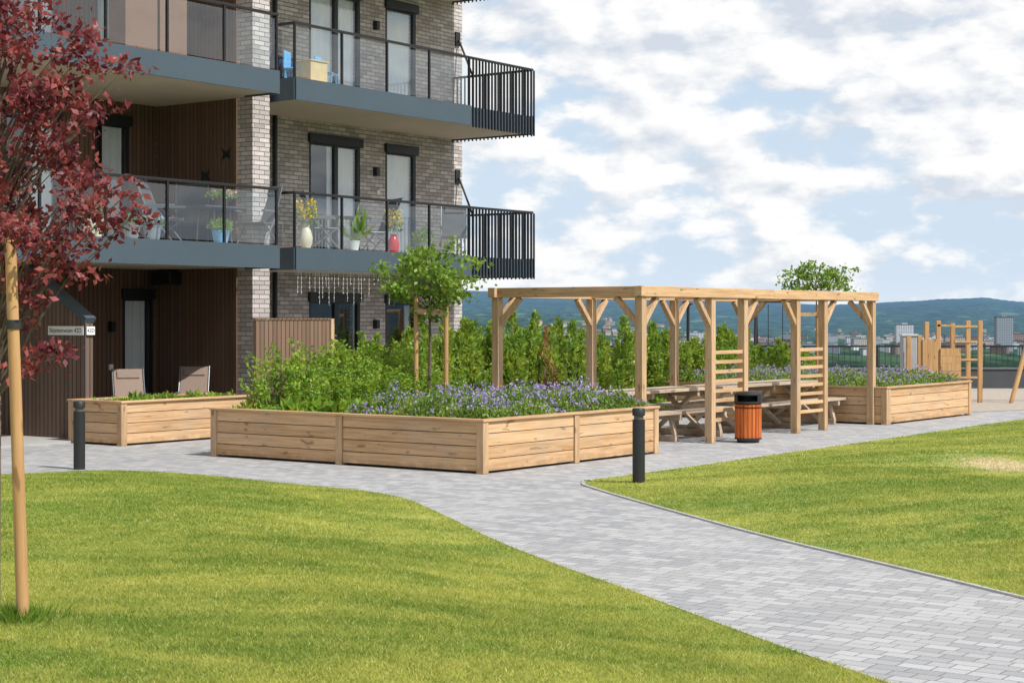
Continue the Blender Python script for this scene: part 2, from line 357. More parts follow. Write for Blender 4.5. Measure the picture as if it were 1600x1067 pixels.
def lawn(poly,H,dens,xl,label):
    gx,gy=np.meshgrid(np.arange(-16,21,.45),np.arange(1,37,.45)); g=np.stack([gx.ravel(),gy.ravel()],1)
    g=g[inside(g,poly)]; g=g[segdist(g,poly)>.15]
    vs=[Vector(p) for p in poly]+[Vector(p) for p in g]; n=len(poly)
    r=delaunay_2d_cdt(vs,[(i,(i+1)%n) for i in range(n)],[list(range(n))],1,1e-5)
    vv=np.array([(v[0],v[1]) for v in r[0]]); z=mound(vv,poly,H)
    me=bpy.data.meshes.new('lawn'); me.from_pydata([(a,b,c) for (a,b),c in zip(vv,z)],[],r[2]); me.materials.append(GG); me.polygons.foreach_set('use_smooth',[True]*len(r[2]))
    o=bpy.data.objects.new('lawn',me); C.objects.link(o); o['kind']='structure'
    T=[]
    for (y0,y1,den) in dens:
        n=int((xl[1]-xl[0])*(y1-y0)*den); p=np.stack([rng.uniform(*xl,n),rng.uniform(y0,y1,n)],1)
        p=p[(np.abs(p[:,0])<p[:,1]*.31+.8)]; p=p[inside(p,poly)]
        T.append((p,np.full(len(p),(y0+y1)/2)))
    p=np.concatenate([a for a,_ in T]); yd=np.concatenate([b for _,b in T]); n=len(p)
    dp=np.sqrt((p[:,0]-5.75)**2+((p[:,1]-20.4)*.5)**2); keep=(dp>.75)|(rng.random(n)<.5); p=p[keep]; yd=yd[keep]; n=len(p)
    z=mound(p,poly,H); c=np.column_stack([p,z-.004]); a=rng.uniform(0,6.283,n); s=np.column_stack([np.cos(a),np.sin(a),np.zeros(n)])
    w=(.0018+yd*.00019)[:,None]; cl=np.sin(p[:,0]*2.1+np.sin(p[:,1]*1.3)*2)*.5+.5
    h=(.012+.014*rng.random(n)+.005*cl)[:,None]
    lean=np.column_stack([rng.normal(0,.7,n),rng.normal(0,.7,n),np.ones(n)])
    v=np.stack([c-s*w,c+s*w,c+lean*h],axis=1).reshape(-1,3)
    g=fast('grass',v,3,rng.random(n),GB); tag(g,label,'grass',kind='stuff')
lawn(LL,.19,[(8,11,14000),(11,14,8500),(14,22,3800)],(-8,3),'short mown grass of the lawn in the left foreground')
lawn(RL,.17,[(10,14,8500),(14,20,3800),(20,37,1400)],(.5,12),'short mown grass of the lawn right of the paved path')
EDGE=pmat('edge_stone',(.42,.41,.40),.8,.1,5)
def ordered(poly,cond,w):
    n=len(poly); segs=[(poly[i],poly[(i+1)%n]) for i in range(n) if cond(poly[i]) and cond(poly[(i+1)%n])]
    m=MB()
    for a,b in segs: m.bar((a[0],a[1],.006),(b[0],b[1],.006),w,.02)
    o=m.build('path_edging',EDGE); o['kind']='structure'
ordered(RL,lambda p:p[0]<20,.04); ordered(LL,lambda p:p[0]>-15.5 and p[1]>1.5,.02)
# ---------------------------------------------------------------- apartment building
B=thing('apartment_building','pale grey brick apartment building with blue grey balconies and brown cladding','building',BW(0,0),A)
def holes(m,x0,x1,z0,z1,y0,y1,ops):
    xs=sorted({x0,x1}|{v for o in ops for v in o[:2]}); zs=sorted({z0,z1}|{v for o in ops for v in o[2:]})
    for i in range(len(xs)-1):
        for j in range(len(zs)-1):
            cx=(xs[i]+xs[i+1])/2; cz=(zs[j]+zs[j+1])/2
            if any(o[0]<cx<o[1] and o[2]<cz<o[3] for o in ops): continue
            m.box(xs[i],xs[i+1],y0,y1,zs[j],zs[j+1],.5)
def quad(x0,x1,y0,y1,z0,z1):
    m=MB(); m.add([(x0,y0,z0),(x1,y1,z0),(x1,y1,z1),(x0,y0,z1)],[(0,1,2,3)],.5); return m
def window(parent,x0,x1,z0,z1,y,split=None,curtain=.5,blind=False,left=False):
    m=MB(); f=.07; a=y+.01; b=y+.09
    m.box(x0,x0+f,a,b,z0,z1).box(x1-f,x1,a,b,z0,z1).box(x0+f,x1-f,a,b,z1-f,z1).box(x0+f,x1-f,a,b,z0,z0+f)
    if split: m.box(split-.05,split+.05,a,b,z0+f,z1-f)
    fr=m.build('window_frame',FRAME,parent)
    if blind: MB().box(x0-.03,x1+.03,y-.07,y+.005,z1-.04,z1+.14).build('blind_box',FRAME,fr,bevel=.01)
    quad(x0+f,x1-f,y+.05,y+.05,z0+f,z1-f).build('pane',WGLASS,fr)
    cx0,cx1=(x0+f+ (x1-x0)*(1-curtain), x1-f)
    if left: cx0,cx1=x0+f,x0+f+(x1-x0)*curtain
    cm=MB(); k=28; vs=[];fs=[]
    for i in range(k+1):
        x=cx0+(cx1-cx0)*i/k; yy=y+.125+.022*math.sin(i*1.9)
        vs+=[(x,yy,z0+.02),(x,yy,z1-.02)]
    for i in range(k): fs.append((2*i,2*i+2,2*i+3,2*i+1))
    cm.add(vs,fs,.5); cm.build('curtain',CURT,fr,smooth=True)
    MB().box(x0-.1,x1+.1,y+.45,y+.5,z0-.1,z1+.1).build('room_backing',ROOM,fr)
    MB().box(x0-.02,x1+.02,y-.03,y+.06,z0-.03,z0-.002).build('sill',FRAME,fr)
FL=[.04,3.12,6.07,9.02]
yw=2.15; wx1=7.47
ops=[]
for k,f in enumerate(FL[:3]):
    ops+= [(2.65,4.15,f+.02,f+2.23),(4.92,5.9,f+.02,f+2.21)]
m=MB(); holes(m,-.12,wx1,0,12,yw,yw+.3,ops); m.box(wx1-.3,wx1,yw+.3,14,0,12,.5)
m.build('brick_wall',BRICK,B)
for k,f in enumerate(FL[:3]):
    window(B,2.65,4.15,f+.02,f+2.23,yw,split=3.45,curtain=.95 if k==2 else .62 if k else .0001,blind=True)
    window(B,4.92,5.9,f+.02,f+2.21,yw,curtain=.98 if k else .3,blind=True)
MB().box(-.54,-.12,.5,2.9,0,12,.5).build('brick_pier',BRICK,B)
MB().box(-.565,-.542,.87,2.9,0,12,.5).build('side_cladding',CLAD,B)
ops=[]
for k,f in enumerate(FL[:3]):
    if k==0: ops+=[(-1.36,-.66,f+.02,f+2.25)]
    else: ops+=[(-1.98,-1.2,f+.02,f+2.23)]
    ops+=[(-3.9,-2.75,f+.02,f+2.23)]
m=MB(); holes(m,-14,-.57,0,12,2.9,3.2,ops); m.build('brown_clad_wall',CLAD,B)
for k,f in enumerate(FL[:3]):
    if k==0: window(B,-1.36,-.66,f+.02,f+2.25,2.9,curtain=.98,blind=True)
    else: window(B,-1.98,-1.2,f+.02,f+2.23,2.9,curtain=.75 if k==1 else .98,blind=True)
    window(B,-3.9,-2.75,f+.02,f+2.23,2.9,curtain=.5,blind=True)
m=MB(); m.box(-14,wx1,3.6,14,11.9,12.2); m.box(-14,-13.8,3.2,14,0,12); m.box(-14,wx1,13.8,14,0,12); m.build('rear_walls',CONC,B)
MB().box(-.1,7.2,.3,2.14,.0,.035).box(-9,-.6,.3,2.89,.0,.035).build('terrace_slab',CONC,B)
MB().tube([(sx(427,yw),yw-.05,.1),(sx(427,yw),yw-.05,11)],.045,10).build('downpipe',DARK,B)
def balcony(x0,x1,y0,y1,zf,gx1,bars=False,left=True,fill=None):
    s=MB().box(x0+.02,x1-.02,y0+.02,y1-.01,zf-.34,zf-.01,.5)
    if fill: s.box(x1-.018,fill,.51,y1-.01,zf-.34,zf-.01,.5)
    s=s.build('balcony',SOFF,B)
    m=MB(); m.box(x0,gx1 if bars else x1,y0-.02,y0+.017,zf-.37,zf+.02,.5)
    if bars: m.box(gx1+.003,x1,y0+.0,y0+.017,zf-.37,zf+.0,.4)
    m.box(x0-.02,x0+.017,y0+.02,y1-.01,zf-.37,zf+.02,.5); m.box(x1-.017,x1+.02,y0+.02,min(y1-.01,y0+.8) if fill else y1-.01,zf-.37,zf+.02,.5)
    x=x0+.3
    while x<(gx1 if bars else x1)-.1:
        for z in(zf-.33,zf-.03): m.box(x-.008,x+.008,y0-.024,y0-.019,z-.008,z+.008,1)
        x+=.62
    m.build('fascia',FASC,s)
    n=max(1,round((gx1-x0)/1.17)); w=(gx1-x0)/n
    for i in range(n):
        quad(x0+i*w+.02,x0+(i+1)*w-.02,y0+.04,y0+.04,zf+.05,zf+.90).build('glass_panel',GLASS,s)
    for i in range(n+1):
        xx=min(max(x0+i*w,x0+.02),x1-.02); MB().box(xx-.018,xx+.018,y0+.018,y0+.06,zf+.02,zf+.95,.5).build('rail_post',DARK,s)
    MB().box(x0-.01,x1+.01,y0+.01,y0+.07,zf+.95,zf+.995,.5).build('handrail',DARK,s,bevel=.006)
    if left:
        quad(x0+.035,x0+.035,y0+.07,y1-.05,zf+.05,zf+.90).build('glass_panel',GLASS,s)
        MB().box(x0,x0+.05,y0+.07,y1-.02,zf+.95,zf+.995,.5).build('handrail',DARK,s)
    if bars:
        m=MB(); x=gx1+.06
        while x<x1+.01: m.box(x-.013,x+.013,y0-.035,y0-.003,zf-.40,zf+.95,.5); x+=.103
        y=y0+.08
        while y<y1: m.box(x1+.022,x1+.05,y-.011,y+.011,zf-.40,zf+.95,.5); y+=.103
        m.box(x1-.01,x1+.05,y0+.07,y1-.02,zf+.952,zf+.995,.5)
        m.build('bar_railing',DARK,s)
for f in FL[1:]:
    balcony(0,7.12,0,yw,f,4.98,bars=True)
    balcony(-9.4,-.72,-.3,2.9,f,-.72,left=True,fill=-.567)
for f in FL[1:3]:
    m=MB(); m.box(7.2,7.36,yw-.04,yw-.003,f+1.68,f+1.98)
    m.tube([(7.3,yw-.05,f+1.8),(7.13,1.6,f+.98)],.022,8); m.build('tie_rod',DARK,B)
for (x,y,f,h) in [(sx(585,yw),yw,FL[0],1.75),(sx(585,yw),yw,FL[1],1.75),(sx(585,yw),yw,FL[2],1.75),(sx(172,2.9),2.9,FL[0],1.72),(sx(172,2.9),2.9,FL[2],1.75)]:
    MB().box(x-.05,x+.05,y-.11,y-.003,f+h-.09,f+h+.09).build('wall_lamp',DARK,B,bevel=.008)
MB().box(sx(262,2.3),sx(303,2.3),2.25,2.75,2.5,2.74).build('heater_unit',DARK,B,bevel=.02)
MB().box(sx(172,2.9)-.04,sx(172,2.9)+.04,2.86,2.897,1.0,1.1).build('socket',WHITE,B)
MB().box(sx(590,yw)-.04,sx(590,yw)+.04,yw-.03,yw-.003,FL[1]+1.3,FL[1]+1.38).build('socket',WHITE,B)
for (yy,zz) in [(1.62,4.42),(1.1,4.78)]:
    m=MB()
    for sg in(-1,1):
        m.add([(-.585,yy,zz-.05),(-.585,yy+sg*.11,zz-.11),(-.585,yy+sg*.07,zz),(-.585,yy+sg*.12,zz+.11),(-.585,yy,zz+.03)],[(0,1,2,3,4)])
    o=m.build('butterfly_ornament',DARK); o.location=BW(0,0); o.rotation_euler=(0,0,A)
    tag(o,'dark butterfly ornament on the balcony side wall, '+('lower left one' if yy>1.5 else 'upper right one nearer the brick pier'),'ornament')
m=MB(); x=.15; bl=MB()
pts=[]
while x<2.75:
    L=random.uniform(.12,.62); m.tube([(x,.08,2.745),(x+random.uniform(-.02,.02),.08,2.745-L)],.0025,4)
    z=2.7
    while z>2.745-L:
        bl.lathe([(0.001,-.01),(.009,0),(.001,.01)],(x+random.uniform(-.01,.01),.08,z),6); z-=.085
    pts.append((x,.08,2.74)); x+=random.uniform(.07,.16)
m.tube(pts,.006,4)
o=thing('string_lights','unlit icicle string lights hanging under the lowest right balcony','string lights',BW(0,0),A)
m.build('cable',WHITE,o); bl.build('bulb_string',WHITE,o)
# entrance wing wall
W_=thing('entrance_wall','brown slatted entrance wall with sloping top and house number signs','wall',BW(-4.34,.34),A)
m=MB(); prof=[(0,0),(2.5,0),(2.5,2.70),(1.42,2.70),(0,1.87)]
vs=[(0,y,z) for y,z in prof]+[(.16,y,z) for y,z in prof]; n=5
m.add(vs,[tuple(range(n))[::-1],tuple(range(n,2*n))]+[(i,(i+1)%n,(i+1)%n+n,i+n) for i in range(n)],.5); m.build('slatted_wall',CLADW,W_)
m=MB(); m.bar((.08,-.03,1.875),(.08,1.43,2.73),.2,.09).box(-.01,.004,-.022,-.002,0,1.85); m.build('metal_edging',pmat('edge_metal',(.075,.10,.125),.45,.1,3,metal=.1),W_)
def text(s,size,mat,parent,loc,rot,name='lettering'):
    cu=bpy.data.curves.new(name,'FONT'); cu.body=s; cu.size=size; cu.align_x='CENTER'; cu.align_y='CENTER'; cu.extrude=.001; cu.space_character=1.05
    t=bpy.data.objects.new(name,cu); C.objects.link(t); dg=bpy.context.evaluated_depsgraph_get(); dg.update()
    me=bpy.data.meshes.new_from_object(t.evaluated_get(dg)); bpy.data.objects.remove(t); me.materials.clear(); me.materials.append(mat)
    o=bpy.data.objects.new(name,me); C.objects.link(o); o.parent=parent; o.location=loc; o.rotation_euler=rot; return o
sg=MB().box(-.016,-.003,.02,.86,1.645,1.785).build('sign_plate',WHITE,W_)
text('Skjettenveien 42D',.098,DARK,sg,(-.018,.44,1.715),(math.pi/2,0,-math.pi/2))
sg=MB().box(.005,.165,-.04,-.0255,1.65,1.78).build('sign_plate',WHITE,W_)
text('42D',.08,DARK,sg,(.085,-.0425,1.715),(math.pi/2,0,0))
S_=thing('privacy_screen','brown slatted privacy screen with a light wood end post on the ground terrace','screen',BW(-1.98,-1),A)
MB().box(0,1.78,0,.07,0,1.88,.5).build('slatted_panel',CLAD2,S_); MB().box(1.785,1.87,-.01,.085,0,1.9).build('post',WP,S_,bevel=.005)
MB().box(-.02,1.783,-.015,.085,1.882,1.91).build('cap',CLAD2,S_)
# ---------------------------------------------------------------- planters
def planter(loc,lx,ly,h,label,px=(.5,),py=(.5,),nb=4):
    t=thing('raised_planter',label,'planter',loc,A)
    bh=(h-.05)/nb; p=.11
    for (ax,sgn) in(('x',0),('x',1),('y',0),('y',1)):
        m=MB()
        cuts=[0]+list(px if ax=='x' else py)+[1]; L=lx if ax=='x' else ly
        for a,b in zip(cuts[:-1],cuts[1:]):
            for k in range(nb):
                z0=.03+k*bh; z1=z0+bh-.009
                q0=a*L+.06; q1=b*L-.06
                if ax=='x':
                    y=0 if sgn==0 else ly-.045; m.box(q0,q1,y+.012+random.uniform(-.002,.002),y+.045,z0,z1)
                else:
                    x=0 if sgn==0 else lx-.045; m.box(x+.012+random.uniform(-.002,.002),x+.045,q0,q1,z0,z1)
        m.build('side_boards',WH,t,bevel=.004)
    done=set()
    for a in [0]+list(px)+[1]:
        for y in(0,ly): done.add((round(a*lx,3),y))
    for a in [0]+list(py)+[1]:
        for x in(0,lx): done.add((x,round(a*ly,3)))
    for (x,y) in done:
        cx=min(max(x,p/2-.01),lx-p/2+.01); cy=min(max(y,p/2-.01),ly-p/2+.01)
        MB().box(cx-p/2,cx+p/2,cy-p/2,cy+p/2,0,h-.032).build('post',WP,t,bevel=.006)
    m=MB(); c=.13; o=.025
    m.box(-o,lx+o,-o,c-o,h-.03,h).box(-o,lx+o,ly+o-c,ly+o,h-.03,h).box(-o,c-o,c-o+.002,ly+o-c-.002,h-.03,h).box(lx+o-c,lx+o,c-o+.002,ly+o-c-.002,h-.03,h)
    m.build('cap_rail',WH,t,bevel=.004)
    MB().box(.05,lx-.05,.05,ly-.05,.05,h-.1).build('soil',SOIL,t)
    return t
c1=G(755,741); P1=planter((c1[0],c1[1],0),4.08,4.72,.67,'largest wooden raised planter in the centre, full of purple flowers and shrubs')
c2=G(1385,664); P2=planter((c2[0],c2[1],0),4.0,4.72,.68,'far wooden raised planter with purple flowers behind the right end of the pergola',px=(.03,),py=(.5,))
c3=G(190,697); P3=planter((c3[0],c3[1],0),2.9,1.2,.67,'small wooden raised planter with low green plants by the entrance wall',px=(),py=())
def loc2w(o,x,y,z=0):
    ca,sa=math.cos(A),math.sin(A); return (o.location.x+ca*x-sa*y,o.location.y+sa*x+ca*y,z)
def bed(o,x0,x1,y0,y1,z,h,nl,nf,label,cat='flowers',lsize=.06,mat=BEDL,fmat=PURP,name='flower_bed'):
    def ht(x,y): return h*(.72+.28*np.sin(x*4.1+y*2.3)*np.cos(y*3.7-x*1.9)+.12*np.sin(x*13)*np.sin(y*11))*(np.clip(np.minimum.reduce([x-x0,x1-x,y-y0,y1-y])/.2,0,1)*.45+.55)
    x=rng.uniform(x0,x1,nl); y=rng.uniform(y0,y1,nl); zz=z+ht(x,y)*rng.uniform(.15,1.12,nl)**.6
    b=leaves(name,np.column_stack([x,y,zz]),lsize,mat,None,up=.7,aspect=.45); b.location=(o.location.x,o.location.y,0); b.rotation_euler=(0,0,A)
    tag(b,label,cat,kind='stuff')
    if nf:
        x=rng.uniform(x0,x1,nf); y=rng.uniform(y0,y1,nf); dn=np.sin(x*3.1+1)*np.cos(y*2.9)+.45*np.sin(x*9+y*7); k=(dn>0)|(rng.random(nf)<.3); x=x[k];y=y[k]
        zz=z+ht(x,y)*rng.uniform(.78,1.30,len(x))+.02; c=np.column_stack([x,y,zz]); c=np.repeat(c,4,axis=0)+rng.normal(0,.012,(len(c)*4,3))
        leaves('blossoms',c,.0265,fmat,b,up=.3,aspect=.9)
    return b
bed(P1,.1,4.0,.08,2.3,.55,.37,26000,2500,'purple flowering ground cover in the largest raised planter',lsize=.055)
bed(P1,.1,4.0,2.3,4.6,.52,.2,6500,0,'low green leafy ground cover at the back of the largest raised planter','plants',.08,SHRUB,name='ground_cover')
bed(P2,.1,3.9,.08,4.6,.55,.34,15000,2300,'purple flowering ground cover in the far raised planter')
bed(P3,.1,2.8,.1,1.1,.5,.16,1800,30,'low sparse green plants in the small raised planter','plants',.08,SHRUB,YEL,name='ground_cover')
def clump(o,x,y,z,r,n,label,group=None,size=.2,mat=SHRUB):
    a=rng.uniform(0,6.283,n); e=rng.uniform(.3,1.2,n); d=np.column_stack([np.cos(a)*np.cos(e),np.sin(a)*np.cos(e),np.sin(e)])
    c=np.zeros((n,3))+d*(rng.uniform(0,r,n)[:,None]); 
    q=leaves('leafy_plant',c,size,mat,None,aspect=.45,fixed=d); q.location=loc2w(o,x,y,z); tag(q,label,'plant',group)
for i,(x,y) in enumerate([(.4,2.3),(.35,2.75),(.8,2.6),(.45,3.15),(1.0,3.0),(1.5,2.8),(.5,1.95),(.3,3.5)]):
    clump(P1,x,y,.57,.17,90,'low clump of broad bright green leaves near the left rim of the largest planter','broad leaved clumps in the largest planter',.17)
for i,(x,y) in enumerate([(.9,.6),(1.3,.4),(1.5,.75),(2.0,.6),(1.1,.9)]):
    clump(P3,x,y,.55,.15,60,'tufted green leafy plant standing up in the small raised planter','leafy plants in the small planter',.13,HEDGE)
# shrubs
def shrub_mesh(h,r,nsh,spread,per):
    cs=[];ds=[]
    for k in range(nsh):
        a=random.uniform(0,6.283); q=r*math.sqrt(random.random())*.85; hh=h*random.uniform(.5,1.1)*(1-.25*q/r)
        lx,ly=math.cos(a)*spread*random.uniform(.2,1),math.sin(a)*spread*random.uniform(.2,1)
        t=rng.uniform(.04,1,per)**.8; tap=(1-t)*.07+.012
        c=np.column_stack([math.cos(a)*q+lx*t*t*r+rng.normal(0,1,per)*tap,math.sin(a)*q+ly*t*t*r+rng.normal(0,1,per)*tap,t*hh])
        cs.append(c); ds.append(np.column_stack([rng.normal(0,.8,per),rng.normal(0,.8,per),np.full(per,.9)]))
    return np.concatenate(cs),np.concatenate(ds)
def spire_mesh(h,r,nsp,per):
    cs=[];ds=[]
    for k in range(nsp):
        a=random.uniform(0,6.283); q=0 if k==0 else r*random.uniform(.3,1.0); hh=h*(1 if k==0 else random.uniform(.5,.96)); rr=r*(.52 if k==0 else random.uniform(.28,.46))
        n=int(per*(1.4 if k==0 else 1)); t=rng.uniform(0,1,n)**.85; b=rng.uniform(0,6.283,n); lump=1+.32*np.sin(t*19+k*2)+.25*np.sin(b*3+t*9+k)
        rad=rr*(1-t)**.68*np.clip(t*6+.5,0,1)*np.sqrt(rng.uniform(.3,1.3,n))*lump
        lean=random.uniform(-.12,.12); ln2=random.uniform(-.12,.12)
        c=np.column_stack([math.cos(a)*q+np.cos(b)*rad+lean*t*t,math.sin(a)*q+np.sin(b)*rad+ln2*t*t,.02+t*hh*.97])
        cs.append(c); ds.append(np.column_stack([np.cos(b)*.7,np.sin(b)*.7,np.full(n,1.0)]))
    return np.concatenate(cs),np.concatenate(ds)
def make_shrub(h,r,nsh,mat,label,cat,group,size=.055,name='shrub',spire=False,spread=.25,per=60,aspect=.5):
    t=thing(name,label,cat,(0,0,0),0,group)
    c,d=spire_mesh(h,r,nsh,per) if spire else shrub_mesh(h,r,nsh,spread,per); leaves('foliage',c,size,mat,t,aspect=aspect,fixed=d,jit=.45)
    m=MB()
    for k in range(5):
        a=k*1.3; m.tube([(0.03*math.cos(a),.03*math.sin(a),0),(r*.4*math.cos(a),r*.4*math.sin(a),h*.6)],[.012,.005],5)
    m.build('stems',BARK,t); return t
protos=[make_shrub(1.1,.36,28,SHRUB,'upright bright green leafy shrub at the back left of the largest planter','shrub','upright shrubs in the largest planter',.066,spread=.7,per=58) for _ in range(3)]
k=0
for i in range(8):
    x=.58+i*.44; y=4.0+random.uniform(-.12,.12)
    for row in range(2):
        if row==1: x+=.2; y=3.45
        if row==1 and i>6: continue
        hs=random.uniform(.74,1.04)*(1 if row==0 else .78)
        p=protos[k%3]
        if k<3: o=p; o.location=loc2w(P1,x,y,.55); o.rotation_euler=(0,0,random.random()*6); o.scale=(1,1,hs)
        else: o=dup(p,loc2w(P1,x,y,.55),random.random()*6,sc=(1,1,hs))
        k+=1
hp=[make_shrub(1.80,.42,8+j%2,HEDGE,'upright bright green hedge conifer in the long row behind the pergola','conifer','conifers in the row behind the pergola',.088,'conifer_shrub',spire=True,per=360,aspect=.48) for j in range(5)]
k=0; s=-1.9
while s<13.4:
    for row,y in enumerate((-3.15,-2.55)):
        hs=np.interp(s,[-2,0,2,8,13],[.88,1.02,1.03,.92,.86])*random.uniform(.78,1.14)
        loc=BW(s+row*.25+random.uniform(-.08,.08),y+random.uniform(-.14,.14),0); p=hp[k%5]
        if k<5: p.location=loc; p.rotation_euler=(0,0,random.random()*6); p.scale=(1,1,hs)
        else: dup(p,loc,random.random()*6,sc=(random.uniform(.85,1.2),random.uniform(.85,1.2),hs))
        k+=1
    s+=.50
dr=make_shrub(1.62,.25,3,DEADL,'withered rust brown conifer in the row behind the largest planter','conifer',None,.05,'withered_conifer',spire=True,per=330,aspect=.35); dr.location=BW(sx(857,-3.75),-3.75); dr.scale=(1,1,1.10)
# ---------------------------------------------------------------- pergola
LX,LY,HT=7.93,2.69,2.37
PG=thing('pergola','long open timber pergola over the picnic tables','pergola',(1.86,24.7,0),A)
pw=.125; bt=.15
fx=[0,.26,.39,.618,.747,1]; bx_=[0,1/3,2/3,1]
def cl(v,L): return min(max(v,pw/2),L-pw/2)
for t in fx:
    x=cl(t*LX,LX); MB().box(x-pw/2,x+pw/2,0,pw,0,HT-bt-.002).build('post',WP,PG,bevel=.006)
for t in bx_:
    x=cl(t*LX,LX); MB().box(x-pw/2,x+pw/2,LY-pw,LY,0,HT-bt-.002).build('post',WP,PG,bevel=.006)
for y0,y1 in((-.03,.10),(LY-.10,LY+.03)):
    MB().box(-.06,LX/2,y0,y1,HT-bt,HT).box(LX/2+.004,LX+.06,y0,y1,HT-bt,HT).build('long_beam',WH,PG,bevel=.005)
for x in(0,LX-.13): MB().box(x,x+.13,.104,LY-.104,HT-bt,HT-.003).build('cross_beam',WH,PG,bevel=.005)
for t in(1/3,2/3): MB().box(t*LX-.05,t*LX+.05,.104,LY-.104,HT-bt+.01,HT-.02).build('cross_beam',WH,PG,bevel=.005)
br=.42
def brace(x,y,dx,dy):
    MB().bar((x+dx*.03,y+dy*.03,HT-bt-br),(x+dx*br,y+dy*br,HT-bt-.01),.075,.09,up=(dy,dx,0)).build('brace',WP,PG,bevel=.004)
yf,yb=pw/2,LY-pw/2
brace(.06,yf,1,0);brace(.26*LX,yf,-1,0);brace(.39*LX,yf,1,0);brace(.618*LX,yf,-1,0);brace(.747*LX,yf,1,0);brace(LX-.06,yf,-1,0)
brace(.06,yb,1,0);brace(LX-.06,yb,-1,0)
for t in(1/3,2/3): brace(t*LX,yb,1,0);brace(t*LX,yb,-1,0)
for x in(.07,LX-.07): brace(x,yf,0,1);brace(x,yb,0,-1)
for a,b in((.26,.39),(.618,.747)):
    m=MB(); z=.32
    while z<1.5: m.box(a*LX+pw/2+.002,b*LX-pw/2-.002,.03,.06,z,z+.055); z+=.148
    m.build('trellis',WH,PG,bevel=.003)
def picnic(loc,L,label):
    t=thing('picnic_table',label,'picnic table',loc,A)
    m=MB()
    for k in range(5): m.box(0,L,-.39+k*.158,-.39+k*.158+.15,.735,.78)
    m.build('tabletop',WG,t,bevel=.005)
    for sg in(-1,1):
        m=MB()
        for k in range(2): y=sg*.72+(k-1)*.155; m.box(0,L,y+.003,y+.15,.43,.475)
        m.build('bench_seat',WG,t,bevel=.005)
    for x in(.35,L/2,L-.35):
        m=MB(); m.bar((x,-.86,.385),(x,.86,.385),.07,.09).bar((x,-.36,.69),(x,.36,.69),.07,.09)
        m.bar((x-.035,-.5,.06),(x-.035,.22,.66),.055,.1,up=(1,0,0)).bar((x+.035,.5,.06),(x+.035,-.22,.66),.055,.1,up=(1,0,0))
        m.bar((x,-.78,.05),(x,.78,.05),.09,.09).bar((x,-.75,.08),(x,-.68,.36),.06,.08,up=(1,0,0)).bar((x,.75,.08),(x,.68,.36),.06,.08,up=(1,0,0))
        m.build('trestle',WG,t,bevel=.005)
    return t
def pgw(x,y): q=np.array([1.86,24.7])+x*U+y*N; return (q[0],q[1],0)
picnic(pgw(.25,1.4),3.5,'weathered wooden picnic table with benches under the left half of the pergola')
picnic(pgw(4.15,1.4),3.75,'weathered wooden picnic table with benches under the right half of the pergola')
bp=G(1169,691); T=thing('litter_bin','round litter bin with orange brown slats and black lid beside the pergola','bin',(bp[0],bp[1],0))
m=MB(); n=20
for k in range(n):
    a=2*math.pi*k/n; c=(math.cos(a)*.195,math.sin(a)*.195)
    m.bar((c[0],c[1],.05),(c[0],c[1],.585),.052,.018,up=(math.cos(a),math.sin(a),0))
m.build('slats',BIN,T,bevel=.003)
MB().lathe([(.165,.0),(.175,.03),(.175,.56),(.17,.6)],n=32).build('liner',DARK,T,smooth=True)
MB().lathe([(.209,.055),(.209,.075)],n=32).lathe([(.209,.53),(.209,.55)],n=32).build('hoops',DARK,T)
m=MB(); m.lathe([(.2,.592),(.215,.60),(.215,.635)],n=32); 
for k in range(32):
    a=2*math.pi*k/32; 
    if math.cos(a-(-1.9))>.72 : continue
    a2=a+2*math.pi/32; m.add([(.213*math.cos(q),.213*math.sin(q),z) for q,z in((a,.635),(a2,.635),(a2,.73),(a,.73))],[(0,1,2,3)],.5)
m.lathe([(.215,.728),(.214,.75),(.19,.775),(.12,.785),(0.01,.788)],n=32); m.build('lid',BLACKP,T,smooth=True)
def bollard(px,py,h,label):
    g=G(px,py); t=thing('bollard',label,'bollard',(g[0],g[1],0),0,'black bollards at the lawn edges')
    MB().lathe([(.072,0),(.072,h-.13)],n=28).build('column',BLACKP,t,smooth=True)
    MB().lathe([(.056,h-.128),(.056,h-.085)],n=28).build('lamp_slot',pmat('lamp_lens',(.1,.1,.1),.3),t,smooth=True)
    MB().lathe([(.073,h-.084),(.074,h-.01),(.066,h),(.01,h+.002)],n=28).build('cap',BLACKP,t,smooth=True)
bollard(124,733,.86,'black bollard at the lawn edge in front of the entrance wall')
bollard(998,758,.88,'black bollard on the lawn tip in front of the pergola')
